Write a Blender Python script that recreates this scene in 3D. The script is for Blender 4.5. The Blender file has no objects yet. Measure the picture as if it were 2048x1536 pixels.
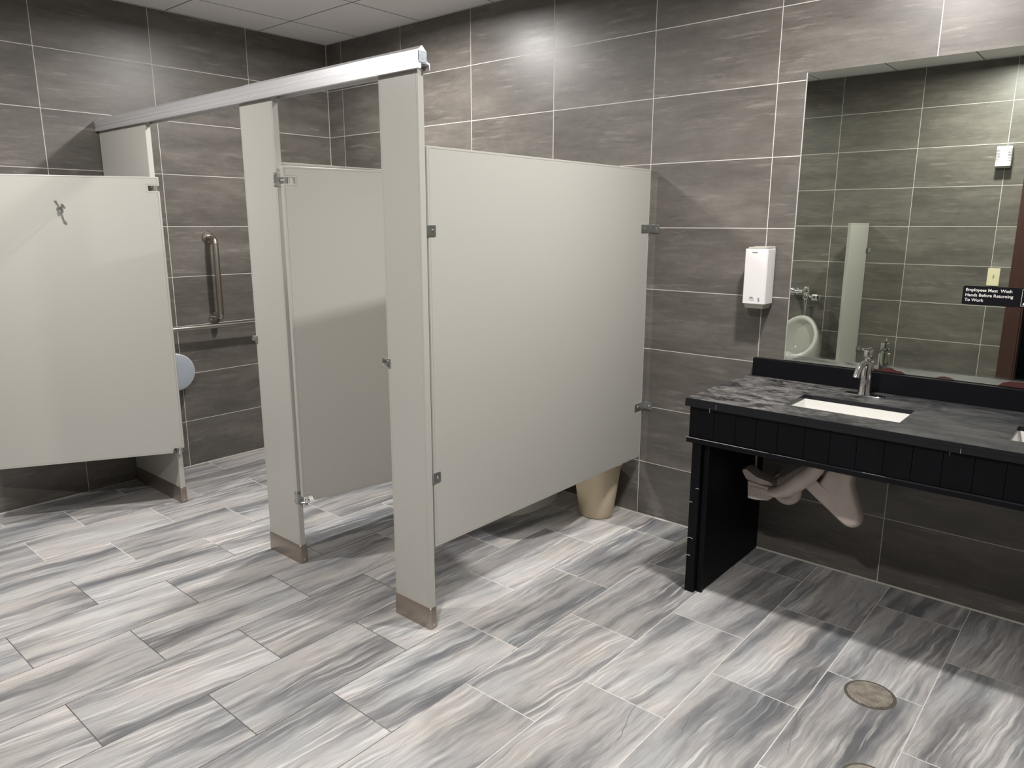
import bpy, bmesh, math, random
from mathutils import Vector, Matrix, Euler
random.seed(7)
C = bpy.context.scene.collection
SC = bpy.context.scene
PI = math.pi

# ------------------------------------------------------------------ camera, world, lights, exposure
cam_d = bpy.data.cameras.new('camera')
cam_d.sensor_width = 36.0
cam_d.lens = 1473.43 / 2048 * 36.0
cam_d.clip_start = 0.01
cam = bpy.data.objects.new('camera', cam_d); C.objects.link(cam)
cam.location = (4.57902, -3.33269, 1.55276)
cam.rotation_euler = (1.35600, -0.00095, 0.71010)
SC.camera = cam

w = bpy.data.worlds.new('world'); SC.world = w; w.use_nodes = True
w.node_tree.nodes['Background'].inputs[0].default_value = (0.55, 0.6, 0.75, 1)
w.node_tree.nodes['Background'].inputs[1].default_value = 0.005

SC.view_settings.view_transform = 'Standard'
SC.view_settings.look = 'None'
SC.view_settings.gamma = 1
SC.view_settings.use_curve_mapping = False
SC.view_settings.exposure = 0.0
SC.cycles.use_denoising = True
SC.cycles.max_bounces = 10
SC.cycles.diffuse_bounces = 3
SC.cycles.sample_clamp_indirect = 6

CEIL = 2.765
LAMPS = [(1.29, -0.80, 50), (3.74, -0.86, 48), (3.62, -2.88, 52), (1.15, -2.82, 46)]
for lx, ly, le in LAMPS:
    ld = bpy.data.lights.new('downlight_glow', 'AREA')
    ld.shape = 'DISK'; ld.size = 0.13; ld.energy = le; ld.color = (1.0, 0.965, 0.935); ld.spread = math.radians(172)
    lo = bpy.data.objects.new('downlight_glow', ld); C.objects.link(lo)
    lo.location = (lx, ly, CEIL - 0.013)

# ------------------------------------------------------------------ shader helpers
class NT:
    def __init__(s, name):
        s.m = bpy.data.materials.new(name); s.m.use_nodes = True
        s.t = s.m.node_tree; s.b = s.t.nodes['Principled BSDF']
    def n(s, typ, **kw):
        x = s.t.nodes.new(typ)
        for k, v in kw.items(): setattr(x, k, v)
        return x
    def l(s, a, b): s.t.links.new(a, b)
    def val(s, sock, v):
        if isinstance(v, (int, float, tuple)): sock.default_value = v
        else: s.l(v, sock)
    def math(s, op, a, b=None, c=None):
        x = s.n('ShaderNodeMath', operation=op)
        s.val(x.inputs[0], a)
        if b is not None: s.val(x.inputs[1], b)
        if c is not None: s.val(x.inputs[2], c)
        return x.outputs[0]
    def comb(s, a, b, c):
        x = s.n('ShaderNodeCombineXYZ')
        for i, v in enumerate((a, b, c)): s.val(x.inputs[i], v)
        return x.outputs[0]
    def pos(s):
        g = s.n('ShaderNodeNewGeometry'); sp = s.n('ShaderNodeSeparateXYZ'); s.l(g.outputs['Position'], sp.inputs[0])
        return g.outputs['Position'], sp.outputs[0], sp.outputs[1], sp.outputs[2]
    def noise(s, vec, scale, detail=4, rough=.55, dist=0.0):
        x = s.n('ShaderNodeTexNoise'); s.val(x.inputs['Vector'], vec); x.inputs['Scale'].default_value = scale
        x.inputs['Detail'].default_value = detail; x.inputs['Roughness'].default_value = rough; x.inputs['Distortion'].default_value = dist
        return x.outputs['Fac']
    def white(s, vec):
        x = s.n('ShaderNodeTexWhiteNoise', noise_dimensions='3D'); s.l(vec, x.inputs['Vector'])
        return x.outputs['Value'], x.outputs['Color']
    def ramp(s, f, stops, interp='LINEAR'):
        x = s.n('ShaderNodeValToRGB'); s.l(f, x.inputs[0]); e = x.color_ramp.elements; x.color_ramp.interpolation = interp
        while len(e) < len(stops): e.new(0.5)
        for i, (p, c) in enumerate(stops):
            e[i].position = p
            e[i].color = (c, c, c, 1) if isinstance(c, (int, float)) else (*c, 1)
        return x.outputs[0]
    def mix(s, f, a, b, mode='MIX'):
        x = s.n('ShaderNodeMix', data_type='RGBA', blend_type=mode)
        s.val(x.inputs[0], f)
        for sock, v in ((x.inputs[6], a), (x.inputs[7], b)):
            if isinstance(v, tuple): sock.default_value = (*v, 1) if len(v) == 3 else v
            else: s.l(v, sock)
        return x.outputs[2]
    def bump(s, h, strength=.3, dist=.002):
        x = s.n('ShaderNodeBump'); x.inputs['Strength'].default_value = strength; x.inputs['Distance'].default_value = dist
        s.l(h, x.inputs['Height']); s.l(x.outputs[0], s.b.inputs['Normal'])
    def set(s, color=None, rough=None, metal=None, spec=None, coat=None):
        if color is not None:
            if isinstance(color, tuple): s.b.inputs['Base Color'].default_value = (*color, 1)
            else: s.l(color, s.b.inputs['Base Color'])
        if rough is not None: s.val(s.b.inputs['Roughness'], rough)
        if metal is not None: s.val(s.b.inputs['Metallic'], metal)
        if spec is not None: s.b.inputs['Specular IOR Level'].default_value = spec
        if coat is not None: s.b.inputs['Coat Weight'].default_value = coat
        return s.m

def wall_tile_mat(name, axis, sign, u0, W, v0=0.3016, H=0.3075, tint=(1, 1, 1)):
    s = NT(name); vec, X, Y, Z = s.pos()
    u = X if axis == 0 else Y
    if sign < 0: u = s.math('MULTIPLY', u, -1.0)
    a = s.math('DIVIDE', s.math('SUBTRACT', u, u0), W)
    b = s.math('DIVIDE', s.math('SUBTRACT', Z, v0), H)
    ai, bi = s.math('FLOOR', a), s.math('FLOOR', b)
    def edge(f, size):   # distance in metres from the nearest joint
        fr = s.math('SUBTRACT', f, s.math('ROUND', f)); return s.math('MULTIPLY', s.math('ABSOLUTE', fr), size)
    d = s.math('MINIMUM', edge(a, W), edge(b, H))
    g = s.math('LESS_THAN', d, 0.0017)
    rnd, rc = s.white(s.comb(ai, bi, 3.3))
    off = s.math('MULTIPLY', rnd, 37.0)
    uu, vv = s.math('ADD', u, off), s.math('ADD', Z, off)
    n1 = s.noise(s.comb(s.math('MULTIPLY', uu, 1.6), s.math('MULTIPLY', vv, 7.0), off), 1.0, 6, .68, .15)
    n2 = s.noise(s.comb(s.math('MULTIPLY', uu, 5.0), s.math('MULTIPLY', vv, 48.0), off), 1.0, 6, .72, .1)
    n3 = s.noise(s.comb(s.math('MULTIPLY', uu, 160.0), s.math('MULTIPLY', vv, 260.0), 1.0), 1.0, 2, .5)
    n4 = s.noise(s.comb(s.math('MULTIPLY', uu, 3.0), s.math('MULTIPLY', vv, 7.0), 9.0), 1.0, 3, .5)
    base = s.ramp(n1, [(.30, (.084*tint[0], .077*tint[1], .068*tint[2])), (.5, (.120*tint[0], .110*tint[1], .098*tint[2])), (.72, (.175*tint[0], .161*tint[1], .144*tint[2]))])
    m1 = s.math('MULTIPLY', s.ramp(n2, [(.54, 0.0), (.74, 1.0)]), s.ramp(n4, [(.42, 0.0), (.62, 1.0)]))
    c = s.mix(s.math('MULTIPLY', m1, .60), base, (.36, .33, .30))
    m2 = s.math('MULTIPLY', s.ramp(n2, [(.28, 1.0), (.42, 0.0)]), .45)
    c = s.mix(m2, c, (.042, .036, .032))
    n5 = s.noise(s.comb(s.math('MULTIPLY', uu, 9.0), s.math('MULTIPLY', vv, 16.0), 4.0), 1.0, 6, .7)
    tone = s.math('ADD', s.math('MULTIPLY', rnd, .14), s.math('ADD', .68, s.math('MULTIPLY', n5, .5)))
    c = s.mix(1.0, c, s.comb(tone, tone, tone), 'MULTIPLY')
    gr = s.math('ADD', s.math('MULTIPLY', n3, .35), .82)
    c = s.mix(1.0, c, s.comb(gr, gr, gr), 'MULTIPLY')
    c = s.mix(g, c, (.60, .58, .55))
    s.set(c, s.math('ADD', s.math('MULTIPLY', g, .4), s.math('ADD', .33, s.math('MULTIPLY', n2, .12))), spec=.5)
    h = s.math('ADD', s.math('MULTIPLY', g, -1.0), s.math('MULTIPLY', n3, .12))
    s.bump(h, .35, .0015)
    return s.m

M = {}
M['wall_back'] = wall_tile_mat('brown_tile_back', 0, 1, .1697, .6131)
M['wall_left'] = wall_tile_mat('brown_tile_left', 1, -1, .6102, .6131)
M['wall_front'] = wall_tile_mat('brown_tile_front', 0, 1, 2.394, .615)
M['wall_right'] = wall_tile_mat('brown_tile_right', 1, -1, .30, .6131)

def floor_mat():
    s = NT('grey_wood_look_tile'); vec, X, Y, Z = s.pos()
    a = s.math('DIVIDE', s.math('SUBTRACT', X, .832), .3071); ai = s.math('FLOOR', a)
    odd = s.math('MODULO', s.math('ADD', ai, 40.0), 2.0)
    yo = s.math('SUBTRACT', s.math('MULTIPLY', Y, -1.0), s.math('ADD', .212, s.math('MULTIPLY', odd, .280)))
    b = s.math('DIVIDE', yo, .6125); bi = s.math('FLOOR', b)
    def edge(f, size):
        fr = s.math('SUBTRACT', f, s.math('ROUND', f)); return s.math('MULTIPLY', s.math('ABSOLUTE', fr), size)
    d = s.math('MINIMUM', edge(a, .3071), edge(b, .6125))
    nz = s.noise(vec, 60.0, 2)
    g = s.math('LESS_THAN', d, s.math('ADD', .0006, s.math('MULTIPLY', nz, .0022)))
    rnd, rc = s.white(s.comb(ai, bi, 1.7)); rnd2, _ = s.white(s.comb(bi, ai, 5.1))
    vr = s.n('ShaderNodeVectorRotate', rotation_type='Z_AXIS')
    s.l(s.comb(s.math('ADD', X, s.math('MULTIPLY', rnd, 20.0)), s.math('ADD', Y, s.math('MULTIPLY', rnd2, 20.0)), s.math('MULTIPLY', rnd, 9.0)), vr.inputs['Vector'])
    s.val(vr.inputs['Center'], (0.0, 0.0, 0.0))
    s.l(s.math('ADD', .02, s.math('MULTIPLY', rnd2, .13)), vr.inputs['Angle'])
    sp = s.n('ShaderNodeSeparateXYZ'); s.l(vr.outputs[0], sp.inputs[0])
    U, V = sp.outputs[0], sp.outputs[1]
    wob = s.noise(s.comb(s.math('MULTIPLY', U, 3.0), s.math('MULTIPLY', V, 4.0), rnd), 1.0, 2)
    U2 = s.math('ADD', U, s.math('MULTIPLY', wob, .05))
    def st(fx, fy, det, rough=.6, dist=.3):
        return s.noise(s.comb(s.math('MULTIPLY', U2, fx), s.math('MULTIPLY', V, fy), rnd), 1.0, det, rough, dist)
    n1 = st(8.0, .95, 5, .60, .15)
    n2 = st(62.0, 2.1, 5, .66, .1)
    n3 = st(190.0, 12.0, 4)
    n4 = st(10.0, 1.9, 3)
    n5 = st(16.0, 2.0, 3)
    base = s.ramp(n1, [(.34, (.12, .124, .132)), (.43, (.215, .217, .222)), (.50, (.335, .33, .328)), (.66, (.45, .438, .43))])
    lightm = s.math('MULTIPLY', s.ramp(n2, [(.52, 0.0), (.62, 1.0)]), s.ramp(n4, [(.44, 0.08), (.60, 1.0)]))
    c = s.mix(s.math('MULTIPLY', lightm, .62), base, (.66, .645, .625))
    darkm = s.math('MULTIPLY', s.ramp(n2, [(.36, 1.0), (.48, 0.0)]), s.ramp(n5, [(.40, 1.0), (.58, 0.0)]))
    c = s.mix(s.math('MULTIPLY', darkm, .55), c, (.14, .145, .15))
    # thin dark veins
    lw = s.noise(s.comb(s.math('MULTIPLY', U, 9.0), s.math('MULTIPLY', V, 9.0), rnd2), 1.0, 5, .6)
    lv = s.math('ADD', s.math('ADD', s.math('MULTIPLY', U, 2.3), s.math('MULTIPLY', V, .62)), s.math('ADD', rnd, s.math('MULTIPLY', lw, .11)))
    vn = s.math('ABSOLUTE', s.math('SUBTRACT', s.math('FRACT', lv), .5))
    vein = s.math('MULTIPLY', s.math('LESS_THAN', vn, .0032), s.ramp(st(4.0, 2.6, 3), [(.50, 0.0), (.58, 1.0)]))
    c = s.mix(s.math('MULTIPLY', vein, .6), c, (.09, .09, .09))
    n7 = s.noise(s.comb(s.math('MULTIPLY', U, 5.0), s.math('MULTIPLY', V, 2.4), rnd2), 1.0, 3)
    c = s.mix(1.0, c, s.ramp(n7, [(.35, (.97, 1.0, 1.01)), (.5, (1.0, .985, .98)), (.66, (1.025, 1.0, .96))]), 'MULTIPLY')
    gr = s.math('ADD', s.math('MULTIPLY', n3, .60), .70)
    c = s.mix(1.0, c, s.comb(gr, gr, gr), 'MULTIPLY')
    n6 = s.noise(vec, 420.0, 2)
    tone = s.math('ADD', s.math('MULTIPLY', rnd2, .18), s.math('ADD', .81, s.math('MULTIPLY', n6, .20)))
    c = s.mix(1.0, c, s.comb(tone, tone, tone), 'MULTIPLY')
    # joints: white where little walked on, dirty in the middle of the room
    dx = s.math('DIVIDE', s.math('SUBTRACT', X, 2.1), 1.15); dy = s.math('DIVIDE', s.math('ADD', Y, 2.35), 1.25)
    dist = s.math('SQRT', s.math('ADD', s.math('MULTIPLY', dx, dx), s.math('MULTIPLY', dy, dy)))
    dist = s.math('ADD', dist, s.math('MULTIPLY', s.math('SUBTRACT', s.noise(vec, 5.0, 3), .5), .7))
    clean = s.ramp(dist, [(.82, 0.0), (.98, 1.0)])
    gcol = s.mix(clean, (.09, .085, .08), (.60, .59, .57))
    c = s.mix(g, c, gcol)
    s.set(c, s.math('ADD', .40, s.math('MULTIPLY', n2, .22)), spec=.4)
    s.bump(s.math('ADD', s.math('MULTIPLY', g, -1.0), s.math('MULTIPLY', n2, .35)), .3, .0015)
    return s.m
M['floor'] = floor_mat()

def ceil_mat():
    s = NT('white_ceiling_panel'); vec, X, Y, Z = s.pos()
    a = s.math('DIVIDE', s.math('SUBTRACT', X, .353), .6096); b = s.math('DIVIDE', s.math('ADD', Y, .505), .6096)
    def edge(f):
        fr = s.math('SUBTRACT', f, s.math('ROUND', f)); return s.math('MULTIPLY', s.math('ABSOLUTE', fr), .6096)
    g = s.math('LESS_THAN', s.math('MINIMUM', edge(a), edge(b)), .0045)
    c = s.mix(g, (.86, .85, .86), (.17, .17, .18))
    s.set(c, .85); s.bump(s.math('ADD', s.noise(vec, 220.0, 2), s.math('MULTIPLY', g, -2.0)), .15, .002)
    return s.m
M['ceiling'] = ceil_mat()

def plain(name, col, rough=.5, metal=0.0, spec=.5, nscale=0, namt=.1, stretch=(1, 1, 1), bump=0, coat=None):
    s = NT(name); c = col
    if nscale:
        vec, X, Y, Z = s.pos()
        v = s.comb(s.math('MULTIPLY', X, float(stretch[0])), s.math('MULTIPLY', Y, float(stretch[1])), s.math('MULTIPLY', Z, float(stretch[2])))
        n = s.noise(v, nscale, 4)
        k = s.math('ADD', s.math('MULTIPLY', n, namt * 2), 1 - namt)
        c = s.mix(1.0, col, s.comb(k, k, k), 'MULTIPLY')
        if bump: s.bump(n, bump, .001)
    return s.set(c, rough, metal, spec, coat)
M['panel'] = plain('sage_powder_coat', (.455, .447, .412), .30, nscale=55, namt=.015, bump=.015)
M['panel_dark'] = plain('sage_powder_coat_edge', (.46, .45, .40), .4, nscale=30, namt=.03)
M['alu'] = plain('anodised_aluminium', (.84, .84, .86), .36, .75, nscale=20, namt=.03, stretch=(.3, 6, 30))
M['galv'] = plain('galvanised_end', (.32, .35, .38), .45, .6, nscale=90, namt=.5)
M['shoe'] = plain('brushed_stainless_shoe', (.40, .345, .30), .38, .85, nscale=14, namt=.12, stretch=(1, 1, 25))
M['chrome'] = plain('chrome', (.80, .80, .80), .10, 1.0, nscale=30, namt=.03)
M['zamac'] = plain('dull_chrome_casting', (.50, .51, .50), .28, .95, nscale=60, namt=.12)
M['bar'] = plain('satin_stainless_bar', (.44, .41, .37), .26, 1.0, nscale=40, namt=.08)
M['black'] = plain('black_laminate', (.005, .005, .007), .5, 0.0, .14, nscale=18, namt=.35, bump=.05)
M['white_plastic'] = plain('white_plastic', (.80, .78, .77), .35, nscale=8, namt=.02)
M['grey_plastic'] = plain('grey_plastic', (.38, .37, .33), .4, nscale=8, namt=.05)
M['ink'] = plain('grey_print', (.30, .30, .31), .6, nscale=90, namt=.2)
M['porcelain'] = plain('white_porcelain', (.68, .67, .64), .12, nscale=5, namt=.02, coat=.3)
M['porcelain_stained'] = plain('stained_porcelain', (.68, .68, .64), .18, nscale=9, namt=.16)
M['beige'] = plain('beige_plastic', (.66, .56, .40), .38, nscale=7, namt=.05)
M['pink'] = plain('dusty_pinkish_plastic', (.62, .54, .49), .5, nscale=14, namt=.22)
M['slot'] = plain('dark_recess', (.02, .02, .02), .7, nscale=9, namt=.1)
M['ivory'] = plain('ivory_plastic', (.74, .68, .46), .4, nscale=9, namt=.02)
M['door_frame'] = plain('dark_red_brown_wood', (.050, .020, .016), .4, nscale=10, namt=.3, stretch=(8, 8, .6))
M['hall'] = plain('dark_hall_stone', (.020, .024, .036), .3, nscale=4, namt=.5)
M['caulk'] = plain('off_white_caulk', (.42, .40, .35), .6, nscale=40, namt=.25)
M['brass'] = plain('worn_bronze_drain', (.34, .29, .22), .42, .75, nscale=30, namt=.3)
M['drain_rim'] = plain('grimy_drain_rim', (.10, .09, .075), .6, .2, nscale=60, namt=.5)
M['sign_black'] = plain('sign_black', (.006, .006, .008), .45, 0.0, .15, nscale=10, namt=.1)
M['sign_white'] = plain('sign_white', (.80, .79, .76), .5, nscale=30, namt=.05)
M['rust'] = plain('rust_red_smudge', (.060, .013, .010), .7, nscale=60, namt=.35, bump=.3)
M['dispenser'] = plain('smoky_grey_plastic', (.36, .40, .45), .3, nscale=6, namt=.04)
M['cable'] = plain('pale_scrape', (.36, .35, .32), .6, nscale=50, namt=.2)

def worktop_mat():
    s = NT('dusty_black_worktop'); vec, X, Y, Z = s.pos()
    n1 = s.noise(s.comb(s.math('MULTIPLY', X, 6.0), s.math('MULTIPLY', Y, 11.0), Z), 1.0, 6, .65, 1.2)
    n2 = s.noise(s.comb(s.math('MULTIPLY', X, 32.0), s.math('MULTIPLY', Y, 52.0), Z), 1.0, 5, .6, .8)
    # dust lies mostly at the left end and along the back, in its own blotchy shapes
    left = s.ramp(X_map(s, X, 3.2, 5.2), [(.0, .75), (.15, .9), (.24, .45), (.42, .20), (1.0, .14)])
    dust = s.math('MULTIPLY', s.ramp(n1, [(.40, 0.0), (.66, 1.0)]), left)
    fine = s.math('MULTIPLY', s.ramp(n2, [(.45, 0.0), (.66, 1.0)]), left)
    amt = s.math('MINIMUM', 1.0, s.math('ADD', s.math('MULTIPLY', dust, .55), s.math('MULTIPLY', fine, .35)))
    up = s.n('ShaderNodeNewGeometry'); sp = s.n('ShaderNodeSeparateXYZ'); s.l(up.outputs['Normal'], sp.inputs[0])
    amt = s.math('MULTIPLY', amt, s.math('MAXIMUM', sp.outputs[2], 0.0))
    c = s.mix(amt, (.014, .015, .018), (.30, .285, .27))
    return s.set(c, s.math('ADD', .36, s.math('MULTIPLY', amt, .4)), spec=.22)
def X_map(s, v, a, b): return s.math('DIVIDE', s.math('SUBTRACT', v, a), b - a)
M['worktop'] = worktop_mat()

def mirror_mat():
    s = NT('mirror_silvering'); vec, X, Y, Z = s.pos()
    lo = s.ramp(X_map(s, Z, .943, .99), [(.0, .40), (.25, .18), (.8, 0.0)])
    n = s.noise(s.comb(s.math('MULTIPLY', X, 14.0), Y, s.math('MULTIPLY', Z, 70.0)), 1.0, 5, .7)
    haze = s.math('MULTIPLY', lo, s.ramp(n, [(.38, 0.2), (.62, 1.0)]))
    c = s.mix(haze, (.72, .77, .69), (.52, .52, .49))
    return s.set(c, s.math('ADD', .005, s.math('MULTIPLY', haze, .55)), s.math('SUBTRACT', 1.0, s.math('MULTIPLY', haze, .8)))
M['mirror'] = mirror_mat()

# ------------------------------------------------------------------ mesh helpers
def link(name, bm, mats, parent=None, smooth=False, angle=None):
    me = bpy.data.meshes.new(name)
    bmesh.ops.recalc_face_normals(bm, faces=bm.faces[:])
    bm.to_mesh(me); bm.free()
    if not isinstance(mats, (list, tuple)): mats = [mats]
    for m in mats: me.materials.append(M[m])
    if smooth:
        for p in me.polygons: p.use_smooth = True
        if angle is not None:
            try: me.set_sharp_from_angle(angle=math.radians(angle))
            except Exception: pass
    o = bpy.data.objects.new(name, me); C.objects.link(o)
    if parent: o.parent = parent
    return o
def part(name, bm, mats, parent, smooth=False, angle=None, label=None):
    """bm is in world coordinates; the part is stored relative to its thing"""
    root = Vector((0, 0, 0)); p = parent
    chain = []
    while p: chain.append(p); p = p.parent
    mat = Matrix.Identity(4)
    for q in reversed(chain): mat = mat @ q.matrix_basis
    bmesh.ops.transform(bm, matrix=mat.inverted(), verts=bm.verts[:])
    o = link(name, bm, mats, parent, smooth, angle)
    if label: o['label'] = label
    return o
def thing(name, label, cat, loc=(0, 0, 0), group=None):
    o = bpy.data.objects.new(name, None); C.objects.link(o); o.location = loc
    o.empty_display_size = .05
    o['label'] = label; o['category'] = cat
    if group: o['group'] = group
    return o
def tag(o, label, cat, group=None):
    o['label'] = label; o['category'] = cat
    if group: o['group'] = group
    return o
def structure(name, bm, mats, parent=None):
    o = link(name, bm, mats, parent)
    o['kind'] = 'structure'
    return o
def box(bm, x0, y0, z0, x1, y1, z1, bev=0, seg=2, mi=0):
    r = bmesh.ops.create_cube(bm, size=1)
    vs = r['verts']
    bmesh.ops.scale(bm, vec=(x1 - x0, y1 - y0, z1 - z0), verts=vs)
    bmesh.ops.translate(bm, vec=((x0 + x1) / 2, (y0 + y1) / 2, (z0 + z1) / 2), verts=vs)
    fs = set(f for v in vs for f in v.link_faces)
    for f in fs: f.material_index = mi
    if bev:
        es = list(set(e for v in vs for e in v.link_edges))
        bmesh.ops.bevel(bm, geom=es, offset=bev, segments=seg, profile=.5, affect='EDGES')
    return bm
def B(): return bmesh.new()
def bx(*a, **k): return box(B(), *a, **k)
def loft(bm, rings, cap0=True, cap1=True, closed=True, mi=0):
    R = [[bm.verts.new(p) for p in r] for r in rings]
    n = len(R[0])
    for i in range(len(R) - 1):
        for j in range(n if closed else n - 1):
            f = bm.faces.new((R[i][j], R[i][(j + 1) % n], R[i + 1][(j + 1) % n], R[i + 1][j])); f.material_index = mi
    if cap0: f = bm.faces.new(list(reversed(R[0]))); f.material_index = mi
    if cap1: f = bm.faces.new(R[-1]); f.material_index = mi
    return R
def tube(bm, pts, rad, n=16, cap=True):
    """pts: points; rad: one radius or one per point"""
    pts = [Vector(p) for p in pts]
    if not isinstance(rad, (list, tuple)): rad = [rad] * len(pts)
    t0 = (pts[1] - pts[0]).normalized()
    up = Vector((0, 0, 1)) if abs(t0.z) < .9 else Vector((1, 0, 0))
    nrm = t0.cross(up).normalized()
    rings = []
    for i, p in enumerate(pts):
        if i == 0: t = pts[1] - pts[0]
        elif i == len(pts) - 1: t = pts[-1] - pts[-2]
        else: t = (pts[i + 1] - pts[i]).normalized() + (pts[i] - pts[i - 1]).normalized()
        t.normalize()
        nrm = (nrm - t * nrm.dot(t)).normalized(); bn = t.cross(nrm)
        rings.append([p + (nrm * math.cos(2 * PI * k / n) + bn * math.sin(2 * PI * k / n)) * rad[i] for k in range(n)])
    loft(bm, rings, cap, cap)
    return bm
def lathe(bm, prof, center, axis='z', n=32, cap=True):
    cx, cy, cz = center; rings = []
    for r, h in prof:
        ring = []
        for k in range(n):
            a = 2 * PI * k / n; c, s_ = r * math.cos(a), r * math.sin(a)
            if axis == 'z': ring.append((cx + c, cy + s_, cz + h))
            elif axis == 'y': ring.append((cx + c, cy + h, cz + s_))
            else: ring.append((cx + h, cy + c, cz + s_))
        rings.append(ring)
    loft(bm, rings, cap, cap)
    return bm
def arc(c, r, a0, a1, n, plane='yz'):
    out = []
    for i in range(n + 1):
        a = math.radians(a0 + (a1 - a0) * i / n)
        if plane == 'yz': out.append((c[0], c[1] + r * math.cos(a), c[2] + r * math.sin(a)))
        elif plane == 'xz': out.append((c[0] + r * math.cos(a), c[1], c[2] + r * math.sin(a)))
        else: out.append((c[0] + r * math.cos(a), c[1] + r * math.sin(a), c[2]))
    return out
def sheet(outline, th, origin, direction, groove=True):
    """A partition sheet. outline: (u, z) points; u runs along direction from origin; the visible
    face is at the origin line and the thickness goes to the left of the direction."""
    d = Vector((*direction, 0)).normalized(); nrm = Vector((-d.y, d.x, 0))
    o = Vector((*origin, 0)); bm = B()
    lo = [bm.verts.new(o + d * u + Vector((0, 0, z))) for u, z in outline]
    hi = [bm.verts.new(o + d * u + Vector((0, 0, z)) + nrm * th) for u, z in outline]
    f0 = bm.faces.new(lo); f1 = bm.faces.new(list(reversed(hi)))
    n = len(outline)
    for i in range(n): bm.faces.new((lo[i], hi[i], hi[(i + 1) % n], lo[(i + 1) % n]))
    bmesh.ops.recalc_face_normals(bm, faces=bm.faces[:])
    bmesh.ops.bevel(bm, geom=bm.edges[:], offset=.0018, segments=2, profile=.5, affect='EDGES', clamp_overlap=True)
    if groove:
        big = sorted(bm.faces, key=lambda f: -f.calc_area())[:2]
        for f in big:
            bmesh.ops.inset_region(bm, faces=[f], thickness=.008, depth=0)
            bmesh.ops.inset_region(bm, faces=[f], thickness=.0012, depth=-.0014)
            bmesh.ops.inset_region(bm, faces=[f], thickness=.0012, depth=.0014)
    return bm

# ------------------------------------------------------------------ room shell
XR, YF = 5.30, -3.53            # right wall and front (doorway) wall
bm = bx(-.12, YF - 2.2, -.10, XR + .12, .12, 0.0)
floor = structure('floor', bm, 'floor')
bm = bx(-.12, YF - .12, CEIL, XR + .12, .12, CEIL + .08); structure('ceiling', bm, 'ceiling')
bm = bx(-.12, 0, 0, XR + .12, .12, CEIL); structure('wall_back', bm, 'wall_back')
bm = bx(-.12, YF - .12, 0, 0, 0, CEIL); structure('wall_left', bm, 'wall_left')
bm = bx(XR, YF - .12, 0, XR + .12, 0, CEIL); structure('wall_right', bm, 'wall_right')
DX0, DX1, DZ = 3.862, 4.85, 2.15
bm = B(); box(bm, 0, YF - .12, 0, DX0, YF, CEIL); box(bm, DX1, YF - .12, 0, XR, YF, CEIL); box(bm, DX0, YF - .12, DZ, DX1, YF, CEIL)
structure('wall_front', bm, 'wall_front')
lb = bpy.data.lights.new('lobby_fill', 'AREA'); lb.shape = 'DISK'; lb.size = .2; lb.energy = 6; lb.color = (.8, .88, 1.0)  # added dim bluish fill, no visible source, lifts the lobby out of black
lbo = bpy.data.objects.new('lobby_fill', lb); C.objects.link(lbo); lbo.location = (4.2, YF - 1.4, CEIL - .02)
# dark lobby behind the doorway
bm = B(); box(bm, 3.0, YF - 2.2, 0, XR, YF - 2.1, CEIL); box(bm, 2.95, YF - 2.2, 0, 3.05, YF - .12, CEIL); box(bm, XR, YF - 2.2, 0, XR + .1, YF - .12, CEIL)
box(bm, 2.95, YF - 2.2, CEIL, XR + .1, YF - .12, CEIL + .08)
structure('wall_hallway', bm, 'hall')
# door frame
bm = B()
box(bm, DX0 - .105, YF, 0, DX0, YF + .018, DZ + .105, .004); box(bm, DX1, YF, 0, DX1 + .105, YF + .018, DZ + .105, .004)
box(bm, DX0, YF, DZ, DX1, YF + .018, DZ + .105, .004)
box(bm, DX0, YF - .12, 0, DX0 + .012, YF + .012, DZ, .002); box(bm, DX1 - .012, YF - .12, 0, DX1, YF + .012, DZ, .002)
structure('door_1', bm, 'door_frame')
# caulk beads along the foot of the walls and up the far corner
bm = B()
loft(bm, [[(x, 0, 0), (x, -.006, 0), (x, -.001, .006)] for x in (0.0, XR)])
structure('trim_1', bm, 'caulk')
bm = B(); loft(bm, [[(0, y, 0), (.005, y, 0), (0, y, .005)] for y in (0.0, YF)])
structure('trim_2', bm, 'caulk')
bm = B(); loft(bm, [[(0, 0, z), (.0035, 0, z), (0, -.0035, z)] for z in (0.0, CEIL)])
structure('trim_3', bm, 'caulk')

# ceiling downlights
for i, (lx, ly, le) in enumerate(LAMPS):
    names = ['round recessed downlight in ceiling above the two toilet stalls',
             'round recessed downlight in ceiling above the black washbasin counter',
             'round recessed downlight in ceiling just inside the doorway',
             'round recessed downlight in ceiling in front of the wide stall']
    t = thing('ceiling_downlight', names[i], 'ceiling light', (lx, ly, CEIL), 'recessed ceiling downlights')
    bm = B(); rings = []
    for r, h in ((.098, 0), (.098, -.004), (.090, -.008), (.080, -.008), (.074, -.002)):
        rings.append([(lx + r * math.cos(2 * PI * k / 40), ly + r * math.sin(2 * PI * k / 40), CEIL + h) for k in range(40)])
    loft(bm, rings, True, False); part('trim_ring', bm, 'white_plastic', t, True, 40)
    bm = B(); lathe(bm, [(.073, -.0035), (.073, -.0015)], (lx, ly, CEIL), n=40)
    part('lens', bm, 'white_plastic', t)

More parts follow.
